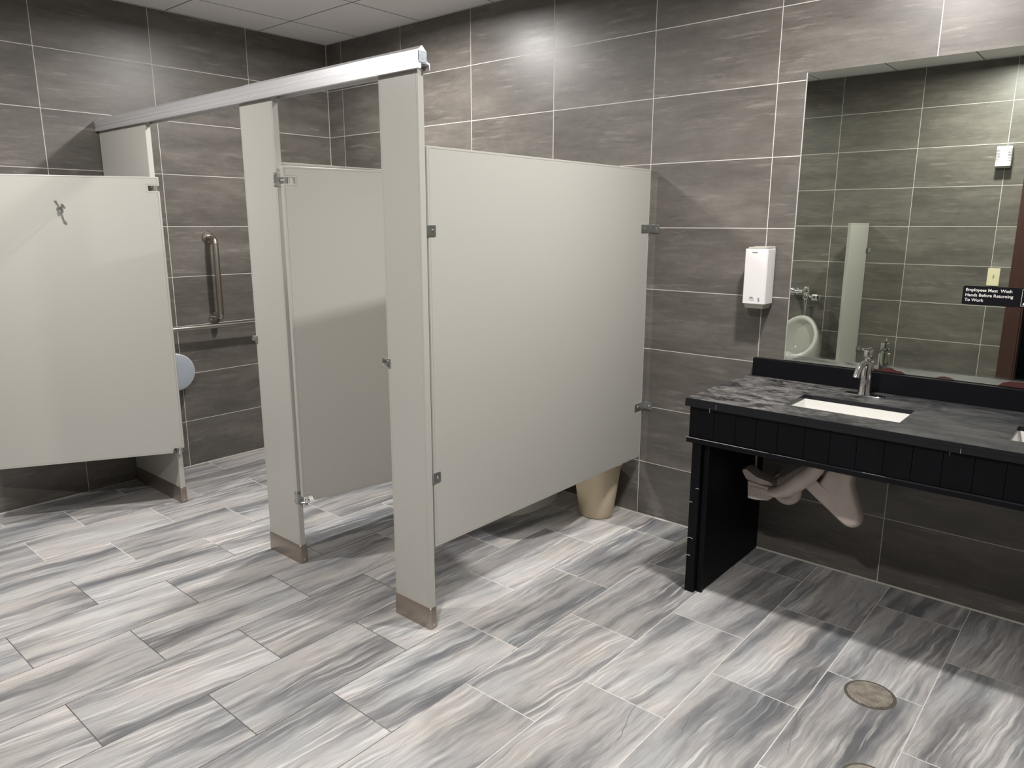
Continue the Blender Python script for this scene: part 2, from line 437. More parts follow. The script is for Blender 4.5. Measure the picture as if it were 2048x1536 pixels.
# ------------------------------------------------------------------ toilet partitions
PY0, PY1 = -1.560, -1.533       # front and back of the pilasters
def pilaster(x0, x1, label, shoe_label=None):
    t = thing('stall_pilaster', label, 'partition post', (x0, PY0, 0), 'pilasters of the toilet stalls')
    bm = sheet([(0, .004), (x1 - x0, .004), (x1 - x0, 2.056), (0, 2.056)], PY1 - PY0, (x0, PY0), (1, 0))
    part('post', bm, 'panel', t)
    # stainless shoe with rounded corners
    bm = B(); e = .0035; rings = []
    for z, g in ((.0, .0), (.004, .001), (.088, .0), (.090, -.0015)):
        ring = []
        hx0, hx1, hy0, hy1 = x0 - e - g, x1 + e + g, PY0 - e - g, PY1 + e + g; r = .006
        for cx, cy, a0 in ((hx1 - r, hy1 - r, 0), (hx0 + r, hy1 - r, 90), (hx0 + r, hy0 + r, 180), (hx1 - r, hy0 + r, 270)):
            for k in range(5):
                a = math.radians(a0 + 90 * k / 4); ring.append((cx + r * math.cos(a), cy + r * math.sin(a), z))
        rings.append(ring)
    loft(bm, rings)
    shoe = part('shoe', bm, 'shoe', t, True, 40, 'brushed stainless steel shoe')
    bm = B(); lathe(bm, [(.0045, 0), (.004, -.002), (.002, -.003)], (x1 + e + .0005, (PY0 + PY1) / 2, .018), 'x', 12)
    for v in bm.verts: v.co.x = 2 * (x1 + e + .0005) - v.co.x
    part('screw', bm, 'chrome', shoe)
    return t
p1 = pilaster(.010, .588, 'wide grey-green stall post fixed to the far left wall, behind the open stall door')
p2 = pilaster(1.508, 1.763, 'grey-green post in the middle, between the two stall openings')
p3 = pilaster(2.437, 2.640, 'nearest and rightmost grey-green stall post, at the outer corner of the stalls')

# head rail: extruded grip-proof channel in two lengths
prof = [(-1.5780, 2.0500), (-1.5780, 2.0640), (-1.5740, 2.0665), (-1.5740, 2.0720), (-1.5790, 2.0750), (-1.5790, 2.0810),
        (-1.5760, 2.0830), (-1.5760, 2.0870), (-1.5790, 2.0890), (-1.5790, 2.1060), (-1.5700, 2.1100), (-1.5590, 2.1205), (-1.5550, 2.1205),
        (-1.5420, 2.1080), (-1.5360, 2.1040), (-1.5360, 2.0760), (-1.5320, 2.0720), (-1.5230, 2.0700), (-1.5215, 2.0480), (-1.5245, 2.0480),
        (-1.5265, 2.0640), (-1.5310, 2.0660), (-1.5310, 2.0660), (-1.5620, 2.0660), (-1.5620, 2.0500)]
t = thing('head_rail', 'long silver aluminium rail across the tops of the stall posts', 'rail', (0, -1.555, 2.05))
def rail(x0, x1, dy, dz):
    bm = B(); pr = []
    for p in prof:
        if not pr or (abs(pr[-1][0] - p[0]) + abs(pr[-1][1] - p[1])) > 1e-6: pr.append(p)
    loft(bm, [[(x, y + dy, z + dz) for y, z in pr] for x in (x0, x1)])
    return bm
part('rail_section', rail(.004, 1.560, 0, 0), 'alu', t)
part('rail_section', rail(1.560, 2.664, -.0022, .0012), 'alu', t, label='nearer, brighter length of rail')
bm = B(); box(bm, 2.6645, -1.5765, 2.0690, 2.6665, -1.5400, 2.1050, .0008)
part('end_cap', bm, 'galv', t, label='mottled galvanised end of the rail')

# panels between the stalls
def ear(bm, x0, x1, y0, y1, z, h=.036, side=1):
    box(bm, x0, y0, z - h / 2, x1, y1, z + h / 2, .0015)
def bracket_wall(face_x, sgn, z, t):
    """U bracket that holds a panel to the back wall: a flange on the wall and a cheek on the panel"""
    bm = B()
    box(bm, face_x, -.100, z - .020, face_x + sgn * .0035, -.0045, z + .020, .001) if sgn > 0 else box(bm, face_x + sgn * .0035, -.100, z - .020, face_x, -.0045, z + .020, .001)
    a, b = sorted((face_x, face_x + sgn * .046)); box(bm, a, -.0050, z - .020, b, -.0004, z + .020, .001)
    p = part('wall_bracket', bm, 'zamac', t)
    bm = B(); lathe(bm, [(.0055, 0), (.005, -.0025), (.002, -.004)], (face_x + sgn * .030, -.0052, z), 'y', 12)
    part('screw', bm, 'chrome', p)
    bm = B(); lathe(bm, [(.0055, 0), (.005, sgn * .0025), (.002, sgn * .004)], (face_x + sgn * .0035, -.070, z), 'x', 12)
    part('screw', bm, 'chrome', p)
def bracket_post(face_x, z, t):
    bm = B(); box(bm, face_x - .004, PY1 + .001, z - .020, face_x + .0035, PY1 + .040, z + .020, .0014)
    p = part('post_bracket', bm, 'zamac', t)
    bm = B(); lathe(bm, [(.005, 0), (.0045, .002), (.002, .003)], (face_x + .0035, PY1 + .024, z), 'x', 12)
    part('screw', bm, 'chrome', p)

t = thing('partition_panel', 'large grey-green outer side panel of the stalls, beside the washbasin counter', 'partition panel', (2.640, -1.525, .33), 'side panels of the toilet stalls')
part('sheet', sheet([(0, .335), (1.497, .335), (1.497, 1.813), (0, 1.813)], .025, (2.640, -1.525), (0, 1)), 'panel', t)
for z in (1.527, .614):
    bracket_wall(2.640, 1, z, t); bracket_post(2.640, z, t)
t = thing('partition_panel', 'grey-green divider panel between the two stalls, only its top edge showing above the narrow door', 'partition panel', (1.600, -1.525, .33), 'side panels of the toilet stalls')
part('sheet', sheet([(0, .335), (1.497, .335), (1.497, 1.815), (0, 1.815)], .025, (1.602, -1.525), (0, 1)), 'panel', t)
for z in (1.527, .614): bracket_wall(1.602, 1, z, t)

# doors
def door(name_label, origin, direction, width, right_hinge, z0=.308, z1=1.783):
    t = thing('stall_door', name_label, 'stall door', (origin[0], origin[1], z0), 'toilet stall doors')
    nz0, nz1, nd = 1.712, 1.738, .052
    out = [(0, z1), (0, nz1), (nd, nz1), (nd, nz0), (0, nz0), (0, z0 + .026), (.052, z0 + .026), (.060, z0), (width, z0), (width, z1)]
    d = Vector((*direction, 0)).normalized()
    if right_hinge:   # visible face must look towards the room: run the sheet the other way
        o2 = (origin[0] + d.x * width, origin[1] + d.y * width)
        out = [(width - u, z) for u, z in out][::-1]
        bm = sheet(out, .025, o2, (-d.x, -d.y))
        n = Vector((-(-d.y), -d.x, 0))   # left of the reversed direction
    else:
        bm = sheet(out, .025, origin, direction)
        n = Vector((-d.y, d.x, 0))
    leaf = part('leaf', bm, 'panel', t)
    o = Vector((*origin, 0)); mid = n * .0125
    # pivot pins in the two cut-outs
    for za, zb in ((nz0 + .001, nz1 - .001),):
        c = o + mid + d * .024
        bm = B(); tube(bm, [(c.x, c.y, za), (c.x, c.y, zb)], .0085, 16); part('hinge_pin', bm, 'chrome', t, True, 50)
    c = o + mid + d * .024
    bm = B(); tube(bm, [(c.x, c.y, z0 - .004), (c.x, c.y, z0 + .008), (c.x, c.y, z0 + .009), (c.x, c.y, z0 + .025)], [.011, .011, .006, .006], 16)
    part('hinge_pin', bm, 'chrome', t, True, 50)
    return t, o, d, n
d1, o1, dd1, n1 = door('wide grey-green stall door standing open at the left, with a coat hook', (.645, -1.545), (-.488, -.873), .93, True)
d2, o2, dd2, n2 = door('narrow grey-green stall door open inwards behind the rightmost stall post', (1.802, -1.556), (.179, .984), .615, False)
# coat hook on the wide door
hp = o1 + dd1 * .458; fn = -n1       # fn points to the room
def HP(a, out, z): p = hp + dd1 * a + fn * out; return (p.x, p.y, z)
bm = B()
tube(bm, [HP(0, .001, 1.617), HP(0, .006, 1.617)], [.016, .014], 16)
tube(bm, [HP(0, .005, 1.625), HP(0, .020, 1.632), HP(0.004, .034, 1.645), HP(.010, .040, 1.660)], [.005, .005, .0055, .0075], 12)
tube(bm, [HP(0, .005, 1.612), HP(0, .018, 1.600), HP(0, .034, 1.590), HP(0, .042, 1.600)], [.005, .005, .0055, .0075], 12)
tube(bm, [HP(-.012, .004, 1.640), HP(-.016, .014, 1.640)], [.007, .005], 12)
part('coat_hook', bm, 'zamac', d1, True, 50)

# hinge brackets on the posts and the keepers for the latches
def hinge_bracket(xe, post, tgt, z, below=False):
    bm = B()
    box(bm, xe - .020, PY0 - .0035, z - .028, xe + .0045, PY0 - .0003, z + .028, .001)
    box(bm, xe + .0008, PY0 - .0030, z - .028, xe + .0045, PY1 + .004, z + .028, .001)
    p = part('hinge_bracket', bm, 'zamac', post)
    for dz in (-.020, .020):
        bm = B(); lathe(bm, [(.0045, 0), (.004, -.002), (.002, -.003)], (xe - .012, PY0 - .0036, z + dz), 'y', 12)
        part('screw', bm, 'chrome', p)
    # arm that reaches to the pivot pin
    bm = B(); zz = z - .005 if not below else z - .028
    tube(bm, [(xe + .003, (PY0 + PY1) / 2, zz), (tgt[0], tgt[1], zz)], .0075, 10)
    part('hinge_arm', bm, 'zamac', p, True, 50)
pin2 = o2 + n2 * .0125 + dd2 * .024; pin1 = o1 + n1 * .0125 + dd1 * .024
hinge_bracket(1.763, p2, pin2, 1.730); hinge_bracket(1.763, p2, pin2, .326, True)
hinge_bracket(.588, p1, pin1, 1.730); hinge_bracket(.588, p1, pin1, .326, True)
def keeper(xe, post, z):
    bm = B()
    box(bm, xe + .001, PY0 - .0050, z - .020, xe + .014, PY0 - .0005, z + .013, .0015)
    box(bm, xe - .026, PY0 - .0050, z - .011, xe + .004, PY0 - .0005, z + .013, .005)
    box(bm, xe - .0050, PY0 - .0030, z - .020, xe - .0008, PY1, z + .013, .001)
    p = part('door_keeper', bm, 'zamac', post)
    bm = B(); lathe(bm, [(.0045, 0), (.004, -.002), (.002, -.003)], (xe + .006, PY0 - .0052, z + .003), 'y', 12)
    part('screw', bm, 'chrome', p)
keeper(2.437, p3, 1.040); keeper(1.508, p2, 1.036)

# ------------------------------------------------------------------ grab bars and roll dispenser on the left wall
def grab_bar(label, pts, flanges, r):
    t = thing('grab_bar', label, 'grab bar', flanges[0], 'grab bars in the wide stall')
    bm = B(); tube(bm, pts, r, 20); part('rail', bm, 'bar', t, True, 50)
    for f in flanges:
        bm = B(); lathe(bm, [(.040, .0), (.040, .004), (.036, .009), (.020, .011)], f, 'x', 28)
        part('flange', bm, 'bar', t, True, 40)
    return t
def bend(p, q, r, outx):
    """points of a bar leaving the wall at p, running at x=outx, back to the wall at q"""
    p, q = Vector(p), Vector(q); d = (q - p).normalized(); X = Vector((1, 0, 0)); o = Vector((outx, 0, 0)); R = r
    pts = [p + X * .001, p + o - X * R]
    for k in range(1, 7):
        a = math.radians(90 * k / 6); pts.append(p + o - X * R * (1 - math.sin(a)) + d * R * (1 - math.cos(a)))
    pts += [q + o - d * R]
    for k in range(1, 7):
        a = math.radians(90 * k / 6); pts.append(q + o - d * R * (1 - math.sin(a)) - X * R * (1 - math.cos(a)))
    pts.append(q + X * .001)
    return pts
a, b = (0, -.972, 1.462), (0, -.972, .952)
grab_bar('short upright stainless steel grab bar on the tiled wall of the wide stall', bend(a, b, .04, .085), [a, b], .0185)
a, b = (0, -1.46, .915), (0, -.38, .900)
grab_bar('long level stainless steel grab bar low on the wall of the wide stall', bend(a, b, .04, .085), [a, b], .0150)

t = thing('toilet_roll_dispenser', 'round grey toilet roll dispenser below the level grab bar, half hidden by the open door', 'toilet roll dispenser', (0, -1.300, .655))
bm = B(); lathe(bm, [(.105, .0), (.115, .02), (.115, .100), (.113, .106)], (.0005, -1.300, .650), 'x', 48)
part('case', bm, 'white_plastic', t, True, 40)
bm = B(); lathe(bm, [(.111, .1055), (.109, .112), (.095, .116), (.050, .118)], (.0005, -1.300, .650), 'x', 48)
part('cover', bm, 'dispenser', t, True, 50)

# ------------------------------------------------------------------ toilet in the narrow stall, only its foot shows under the panel
t = thing('toilet', 'white floor-standing toilet in the narrow stall, its foot just visible under the side panel', 'toilet', (2.085, -.35, 0))
def oval(cx, y0, y1, hw, z, n=40, p=2.4):
    out = []; cy, hy = (y0 + y1) / 2, (y1 - y0) / 2
    for k in range(n):
        a = 2 * PI * k / n; c_, s_ = math.cos(a), math.sin(a)
        out.append((cx + hw * math.copysign(abs(c_) ** (2 / p), c_), cy + hy * math.copysign(abs(s_) ** (2 / p), s_), z))
    return out
bm = B(); TX = 2.085
loft(bm, [oval(TX, -.50, -.060, .100, .0005), oval(TX, -.495, -.060, .094, .04), oval(TX, -.47, -.070, .082, .14), oval(TX, -.53, -.085, .100, .22), oval(TX, -.68, -.085, .165, .31), oval(TX, -.735, -.085, .182, .365), oval(TX, -.74, -.085, .185, .385),
          oval(TX, -.725, -.12, .165, .388), oval(TX, -.70, -.19, .130, .375), oval(TX, -.62, -.25, .08, .25), oval(TX, -.55, -.30, .03, .20)])
part('bowl', bm, 'porcelain', t, True, 60)
bm = B(); loft(bm, [oval(TX, -.745, -.20, .188, .389), oval(TX, -.748, -.20, .190, .400), oval(TX, -.74, -.21, .182, .408), oval(TX, -.67, -.29, .115, .408), oval(TX, -.665, -.295, .110, .395)], False, False)
part('seat', bm, 'white_plastic', t, True, 60)
bm = B(); tube(bm, [(TX, -.055, .389), (TX, -.055, .70)], [.018, .018], 18); tube(bm, [(TX, -.055, .70), (TX, -.055, .73), (TX, -.055, .80), (TX, -.055, .82)], [.022, .028, .028, .012], 18)
part('flush_pipe', bm, 'chrome', t, True, 50)

# ------------------------------------------------------------------ waste bin
t = thing('waste_bin', 'beige plastic waste bin against the tiled wall, showing under the large side panel', 'bin', (2.455, -.150, 0))
bm = B()
def bring(r, z): return [(2.455 + r * math.cos(2 * PI * k / 48), -.155 + r * math.sin(2 * PI * k / 48) * .92, z) for k in range(48)]
loft(bm, [bring(*q) for q in ((.088, .0005), (.094, .006), (.114, .15), (.132, .290), (.140, .292), (.141, .306), (.136, .309), (.130, .300), (.092, .015))])
part('body', bm, 'beige', t, True, 40)

# ------------------------------------------------------------------ washbasin counter
CX0, CX1, CF, CT, CB = 3.203, 5.10, -.640, .857, .839
t = thing('vanity_counter', 'black washbasin counter with dusty worktop along the tiled wall', 'counter', (CX0, -.3, 0))
xs = [CX0, 3.555, 3.970, 4.302, 4.717, CX1]; ys = [CF, -.495, -.262, -.001]
bm = B(); V = {}
def gv(i, j, z):
    k = (i, j, z)
    if k not in V: V[k] = bm.verts.new((xs[i], ys[j], z))
    return V[k]
def solid(i, j): return 0 <= i < 5 and 0 <= j < 3 and not (j == 1 and i in (1, 3))
for i in range(5):
    for j in range(3):
        if not solid(i, j): continue
        for z in (CT, CB): bm.faces.new([gv(i, j, z), gv(i + 1, j, z), gv(i + 1, j + 1, z), gv(i, j + 1, z)])
        for (di, dj, p, q) in ((-1, 0, (i, j), (i, j + 1)), (1, 0, (i + 1, j), (i + 1, j + 1)), (0, -1, (i, j), (i + 1, j)), (0, 1, (i, j + 1), (i + 1, j + 1))):
            if not solid(i + di, j + dj): bm.faces.new([gv(*p, CT), gv(*q, CT), gv(*q, CB), gv(*p, CB)])
bmesh.ops.recalc_face_normals(bm, faces=bm.faces[:])
es = [e for e in bm.edges if len(e.link_faces) == 2 and e.calc_face_angle(0) > .5]
bmesh.ops.bevel(bm, geom=es, offset=.0015, segments=2, profile=.5, affect='EDGES')
box(bm, CX0, CF, .822, CX1, CF + .018, CB, 0); box(bm, CX0, CF + .018, .822, CX0 + .016, -.001, CB, 0)
part('worktop', bm, 'worktop', t)
part('backsplash', bx(CX0 + .022, -.030, CT + .0005, CX1, -.001, .941, bev=.0015), 'black', t)
# fascia of upright boards with narrow joints
bm = B(); js = [3.218, 3.325, 3.417, 3.500, 3.585, 3.687, 3.778, 3.870, 3.961, 4.050, 4.141, 4.232, 4.320, 4.410, 4.500, 4.590, 4.680, 4.770, 4.860, 4.950, 5.040, 5.095]
for a, b in zip(js[:-1], js[1:]): box(bm, a + .0005, -.624, .690, b - .0005, -.606, .8215, .0014)
box(bm, 3.218, -.606, .690, 3.234, -.010, .8215, .001)
part('fascia', bm, 'black', t)
bm = B(); box(bm, 3.212, -.634, .668, CX1 - .005, -.600, .6895, .003); box(bm, 3.212, -.600, .668, 3.24, -.010, .6895, .002)
part('lower_rail', bm, 'black', t)
for x0 in (3.236, 4.98):
    bm = B(); box(bm, x0 + .010, -.585, .0015, x0 + .062, -.002, .6675, .001)
    box(bm, x0, -.622, .0015, x0 + .040, -.5855, .6675, .0015); box(bm, x0 + .044, -.600, .0015, x0 + .068, -.5855, .6675, .0015)
    part('end_panel', bm, 'black', t)
# pale scraped line along the top of the lower rail
for xa, xb, r_ in ((3.213, 3.560, .0011), (3.575, 3.700, .0005), (3.90, 3.98, .0005)):
    bm = B(); tube(bm, [(xa, -.6335, .6896), ((xa + xb) / 2, -.6335, .6898), (xb, -.6335, .6895)], [r_, r_, r_ * .6], 6)
    part('scraped_edge', bm, 'cable', t)
# pale chips on the nearest edges of the end panel
for zc, xa, xb, yy in ((.470, 3.262, 3.276, -.6228), (.405, 3.236, 3.250, -.6228), (.245, 3.236, 3.262, -.6228), (.165, 3.236, 3.254, -.6228)):
    bm = B(); tube(bm, [(xa, yy, zc), ((xa + xb) / 2, yy, zc + .003), (xb, yy, zc + .001)], [.0012, .0016, .0009], 6)
    part('paint_chip', bm, 'cable', t)
for xa, z0, z1 in ((3.312, .810, .828), (3.338, .828, .846), (4.158, .806, .824), (4.190, .822, .838)):
    bm = B(); yy = -.6415 if z1 > .825 else -.6252
    tube(bm, [(xa, yy, z0), (xa + .0006, yy, z1)], .0008, 6)
    part('paint_chip', bm, 'cable', t)

def rrect(x0, y0, x1, y1, r, z, n=5):
    out = []
    for cx, cy, a0 in ((x1 - r, y1 - r, 0), (x0 + r, y1 - r, 90), (x0 + r, y0 + r, 180), (x1 - r, y0 + r, 270)):
        for k in range(n):
            a = math.radians(a0 + 90 * k / (n - 1)); out.append((cx + r * math.cos(a), cy + r * math.sin(a), z))
    return out
for x0, lab in ((3.555, 'rectangular white undermount basin, the one below the tap'), (4.302, 'rectangular white undermount basin cut off by the right edge of the photo')):
    x1 = x0 + .415; y0, y1 = -.495, -.262
    s_ = thing('washbasin', lab, 'basin', ((x0 + x1) / 2, -.38, .70), 'basins in the black counter')
    rings = [rrect(x0 - .022, y0 - .022, x1 + .022, y1 + .022, .03, .8382), rrect(x0 - .001, y0 - .001, x1 + .001, y1 + .001, .012, .8382),
             rrect(x0 + .003, y0 + .003, x1 - .003, y1 - .003, .016, .822), rrect(x0 + .022, y0 + .016, x1 - .022, y1 - .016, .025, .742),
             rrect(x0 + .034, y0 + .028, x1 - .034, y1 - .028, .03, .730), rrect(x0 + .15, y0 + .09, x1 - .15, y1 - .09, .02, .724)]
    inner = rings; outer = [rrect(x0 + .10, y0 + .06, x1 - .10, y1 - .06, .03, .712), rrect(x0 + .022, y0 + .016, x1 - .022, y1 - .016, .03, .724), rrect(x0 - .014, y0 - .014, x1 + .014, y1 + .014, .03, .816), rrect(x0 - .022, y0 - .022, x1 + .022, y1 + .022, .03, .829)]
    bm = B(); loft(bm, inner + outer + [inner[0]], False, False)
    R0 = inner[-1]; 
    f = bm.faces.new([bm.verts.new(p) for p in inner[-1]]); f2 = bm.faces.new([bm.verts.new(p) for p in outer[0]])
    # the strip that joined the two caps is not wanted; remove faces spanning inner floor to outer floor
    bmesh.ops.remove_doubles(bm, verts=bm.verts[:], dist=1e-5)
    part('bowl', bm, 'porcelain', s_, True, 40)
    bm = B(); lathe(bm, [(.022, 0), (.022, .002), (.018, .003), (.006, .0015)], ((x0 + x1) / 2, -.378, .7245), 'z', 24)
    part('plug_hole', bm, 'chrome', s_, True, 40)

# tap
FX, FY, FZ = 3.750, -.128, CT
t = thing('tap', 'chrome single lever basin tap in front of the mirror', 'tap', (FX, FY, FZ))
bm = B()
pl = [(FX + sx * .055 + .024 * math.cos(a), FY + .024 * math.sin(a)) for sx, rng in ((1, range(-6, 7)), (-1, range(6, 19))) for a in [math.radians(15 * k) for k in rng]]
loft(bm, [[(x, y, FZ + .0004) for x, y in pl], [(x, y, FZ + .003) for x, y in pl], [(FX + (x - FX) * .97, FY + (y - FY) * .9, FZ + .006) for x, y in pl]])
part('deck_plate', bm, 'chrome', t, True, 40)
bm = B(); lathe(bm, [(.0285, .0062), (.0275, .012), (.0250, .020), (.0240, .060), (.0235, .138), (.0225, .144), (.016, .147)], (FX, FY, FZ), 'z', 32)
part('column', bm, 'chrome', t, True, 40)
bm = B(); lathe(bm, [(.0135, .1475), (.0130, .156), (.0175, .158), (.0185, .162), (.0185, .186), (.0170, .191), (.006, .193)], (FX, FY, FZ), 'z', 32)
part('neck', bm, 'chrome', t, True, 40)
bm = B(); dr = Vector((-.20, -.98, 0)).normalized()
def FP(a, z): return (FX + dr.x * a, FY + dr.y * a, FZ + z)
tube(bm, [FP(.010, .128), FP(.026, .136), FP(.040, .137), FP(.056, .130), FP(.070, .116), FP(.080, .098), FP(.084, .086)], [.0130, .0130, .0130, .0130, .0130, .0130, .0142], 20)
part('spout', bm, 'chrome', t, True, 50)
bm = B(); 
tube(bm, [FP(-.016, .1955), FP(.010, .1955), FP(.034, .197), FP(.054, .200)], [.0045, .0050, .0042, .0042], 14)
part('lever', bm, 'chrome', t, True, 50)

# ------------------------------------------------------------------ mirror, sign, soap dispenser
t = thing('mirror', 'large frameless wall mirror above the black counter', 'mirror', (3.364, -.006, .944))
part('glass', bx(3.364, -.0055, .944, 5.10, -.0005, 2.174), 'mirror', t)
bm = B(); box(bm, 3.3605, -.0068, .944, 3.3645, -.0004, 2.174); part('edge_strip', bm, 'alu', t, label='thin bright strip along the left edge')
def blob(cx, cz, pts, y=-.0058, th=.0012):
    bm = B(); n = len(pts) * 4; ring = []
    for i in range(n):
        k = i / 4; a, b = pts[int(k) % len(pts)], pts[(int(k) + 1) % len(pts)]; f = k - int(k); f = f * f * (3 - 2 * f)
        ring.append((cx + a[0] * (1 - f) + b[0] * f, cz + a[1] * (1 - f) + b[1] * f + random.uniform(-.0006, .0006)))
    loft(bm, [[(x, y, z) for x, z in ring], [(cx + (x - cx) * .97, y - th, cz + (z - cz) * .95) for x, z in ring]])
    return bm
part('rust_smudge', blob(3.800, .947, [(-.068, -.003), (-.062, .006), (-.035, .004), (-.005, .018), (.012, .017), (.030, .008), (.052, .007), (.066, -.003)]), 'rust', t, label='dark red smudge behind the tap')
part('rust_smudge', blob(4.250, .947, [(-.060, -.003), (-.045, .010), (-.020, .018), (.02, .020), (.08, .015), (.12, -.003)]), 'rust', t, label='dark red smudge at the right')
part('rust_smudge', blob(4.010, .947, [(-.03, -.002), (-.02, .004), (.0, .007), (.022, .003), (.035, -.002)]), 'rust', t, label='small dark red smudge')

def text_mesh(body, size, loc, bold=.0, mat='sign_white', name='lettering', parent=None, align='LEFT', rot=(PI / 2, 0, 0), sx=1.0):
    cu = bpy.data.curves.new(name, 'FONT'); cu.body = body; cu.size = size; cu.extrude = .0002; cu.offset = bold; cu.align_x = align
    o = bpy.data.objects.new(name, cu); dg = bpy.context.evaluated_depsgraph_get()
    C.objects.link(o); bpy.context.view_layer.update()
    me = bpy.data.meshes.new_from_object(o.evaluated_get(bpy.context.evaluated_depsgraph_get()))
    bpy.data.objects.remove(o)
    bm = B(); bm.from_mesh(me); bpy.data.meshes.remove(me)
    bmesh.ops.transform(bm, matrix=Matrix.Translation(loc) @ Euler(rot).to_matrix().to_4x4() @ Matrix.Diagonal((sx, 1, 1, 1)), verts=bm.verts[:])
    return part(name, bm, mat, parent)
t = thing('hand_washing_sign', 'small black sign with white lettering stuck on the mirror', 'sign', (4.03, -.008, 1.247))
bm = B()
def plate(bm, x0, z0, x1, z1, r, y0, y1):
    o = [(a, c) for a, c, _ in rrect(x0, z0, x1, z1, r, 0)]
    loft(bm, [[(a, y, c) for a, c in o] for y in (y0, y1)])
plate(bm, 4.034, 1.247, 4.318, 1.3185, .007, -.0060, -.0085); part('plate', bm, 'sign_black', t)
text_mesh('Employees Must  Wash', .0160, (4.043, -.0088, 1.2985), .0002, parent=t, sx=1.0)
text_mesh('Hands Before Returning', .0160, (4.043, -.0088, 1.2790), .0002, parent=t, sx=1.0)
text_mesh('To Work', .0160, (4.043, -.0088, 1.2600), .0002, parent=t, sx=1.0)
bm = B()
xa, xb, za, zb = 4.226, 4.308, 1.2515, 1.3140; w_ = .0011
for q in ((xa, za, xb, za + w_), (xa, zb - w_, xb, zb), (xa, za, xa + w_, zb), (xb - w_, za, xb, zb)): box(bm, q[0], -.0089, q[1], q[2], -.0086, q[3])
part('pictogram_border', bm, 'sign_white', t)
bm = B()
def flat(bm, pts, y=-.0089):
    f = [bm.verts.new((x, y, z)) for x, z in pts]; g = [bm.verts.new((x, y + .0003, z)) for x, z in pts]
    bm.faces.new(f); bm.faces.new(g[::-1])
    for i in range(len(pts)): bm.faces.new((f[i], g[i], g[(i + 1) % len(pts)], f[(i + 1) % len(pts)]))
# lower hand: palm with four fingers reaching right, upper hand: knuckles
def finger(x0, z0, ang, L, r=.0022):
    ca, sa = math.cos(ang), math.sin(ang); pts = []
    for u, v in ((0, -r), (L - r, -r), (L, -r * .4), (L, r * .4), (L - r, r), (0, r)): pts.append((x0 + ca * u - sa * v, z0 + sa * u + ca * v))
    flat(bm, pts)
flat(bm, [(4.232, 1.2565), (4.244, 1.2545), (4.262, 1.2600), (4.272, 1.2660), (4.264, 1.2760), (4.252, 1.2740), (4.240, 1.2680), (4.233, 1.2630)])
for k in range(4): finger(4.262 + .0012 * k, 1.2620 + .0042 * k, .34 - .05 * k, .026 - .002 * k, .0017)
flat(bm, [(4.262, 1.2930), (4.268, 1.2850), (4.286, 1.2835), (4.300, 1.2870), (4.302, 1.2960), (4.290, 1.3020), (4.272, 1.3010)])
for k in range(4): finger(4.268 + .0055 * k, 1.2870, -2.35 + .09 * k, .019, .0019)
part('pictogram', bm, 'sign_white', t, label='white hand washing pictogram')
bm = B()
for k, (x, z) in enumerate(((4.240, 1.292), (4.246, 1.299), (4.251, 1.290), (4.256, 1.304), (4.238, 1.302))):
    bm2r = [(x + .0026 * math.cos(i * PI / 5), -.0089, z + .0026 * math.sin(i * PI / 5)) for i in range(10)]
    bm3 = [(x + .0016 * math.cos(i * PI / 5), -.0089, z + .0016 * math.sin(i * PI / 5)) for i in range(10)]
    loft(bm, [bm2r, bm3], False, False)
part('pictogram_bubbles', bm, 'sign_white', t)

t = thing('soap_dispenser', 'white wall soap dispenser between the side panel and the mirror', 'soap dispenser', (3.234, 0, 1.18))
bm = B()
rings = []
for z, ins in ((1.199, 0), (1.2005, 0), (1.440, 0), (1.442, .001)):
    x0, x1 = 3.182 + ins, 3.286 - ins
    rings.append([(x0, -.0102, z), (x1, -.0102, z), (x1, -.092 + ins, z), (x1 - .004, -.0985 + ins, z), (x0 + .004, -.1000 + ins, z), (x0, -.094 + ins, z)])
loft(bm, rings); 
bmesh.ops.bevel(bm, geom=[e for e in bm.edges if e.calc_face_angle(0) > .6], offset=.0015, segments=2, affect='EDGES')
part('cover', bm, 'white_plastic', t)
bm = bx(3.186, -.0100, 1.190, 3.282, -.0005, 1.452, bev=.002); part('back_plate', bm, 'grey_plastic', t)
bm = B(); loft(bm, [[(3.190, -.0105, 1.1770), (3.278, -.0105, 1.1770), (3.274, -.086, 1.1770), (3.194, -.086, 1.1770)], [(3.187, -.0105, 1.1985), (3.281, -.0105, 1.1985), (3.280, -.093, 1.1985), (3.188, -.093, 1.1985)]])
part('nozzle_base', bm, 'grey_plastic', t)
bm = bx(3.192, -.088, 1.4425, 3.276, -.0105, 1.4500, bev=.002); part('top_cap', bm, 'grey_plastic', t)
bm = B()
for x0, z0, x1, z1 in ((3.216, 1.4255, 3.240, 1.4295), (3.2145, 1.2225, 3.2350, 1.2260), (3.2190, 1.2268, 3.2300, 1.2300), (3.2120, 1.2150, 3.2380, 1.2163),
                       (3.2550, 1.2160, 3.2620, 1.2190), (3.2550, 1.2210, 3.2620, 1.2235), (3.2550, 1.2255, 3.2620, 1.2270), (3.2570, 1.2120, 3.2630, 1.2145)):
    bm = bx(x0, -.1006, z0, x1, -.0996, z1); part('printed_mark', bm, 'ink', t, label='tiny unreadable grey print')

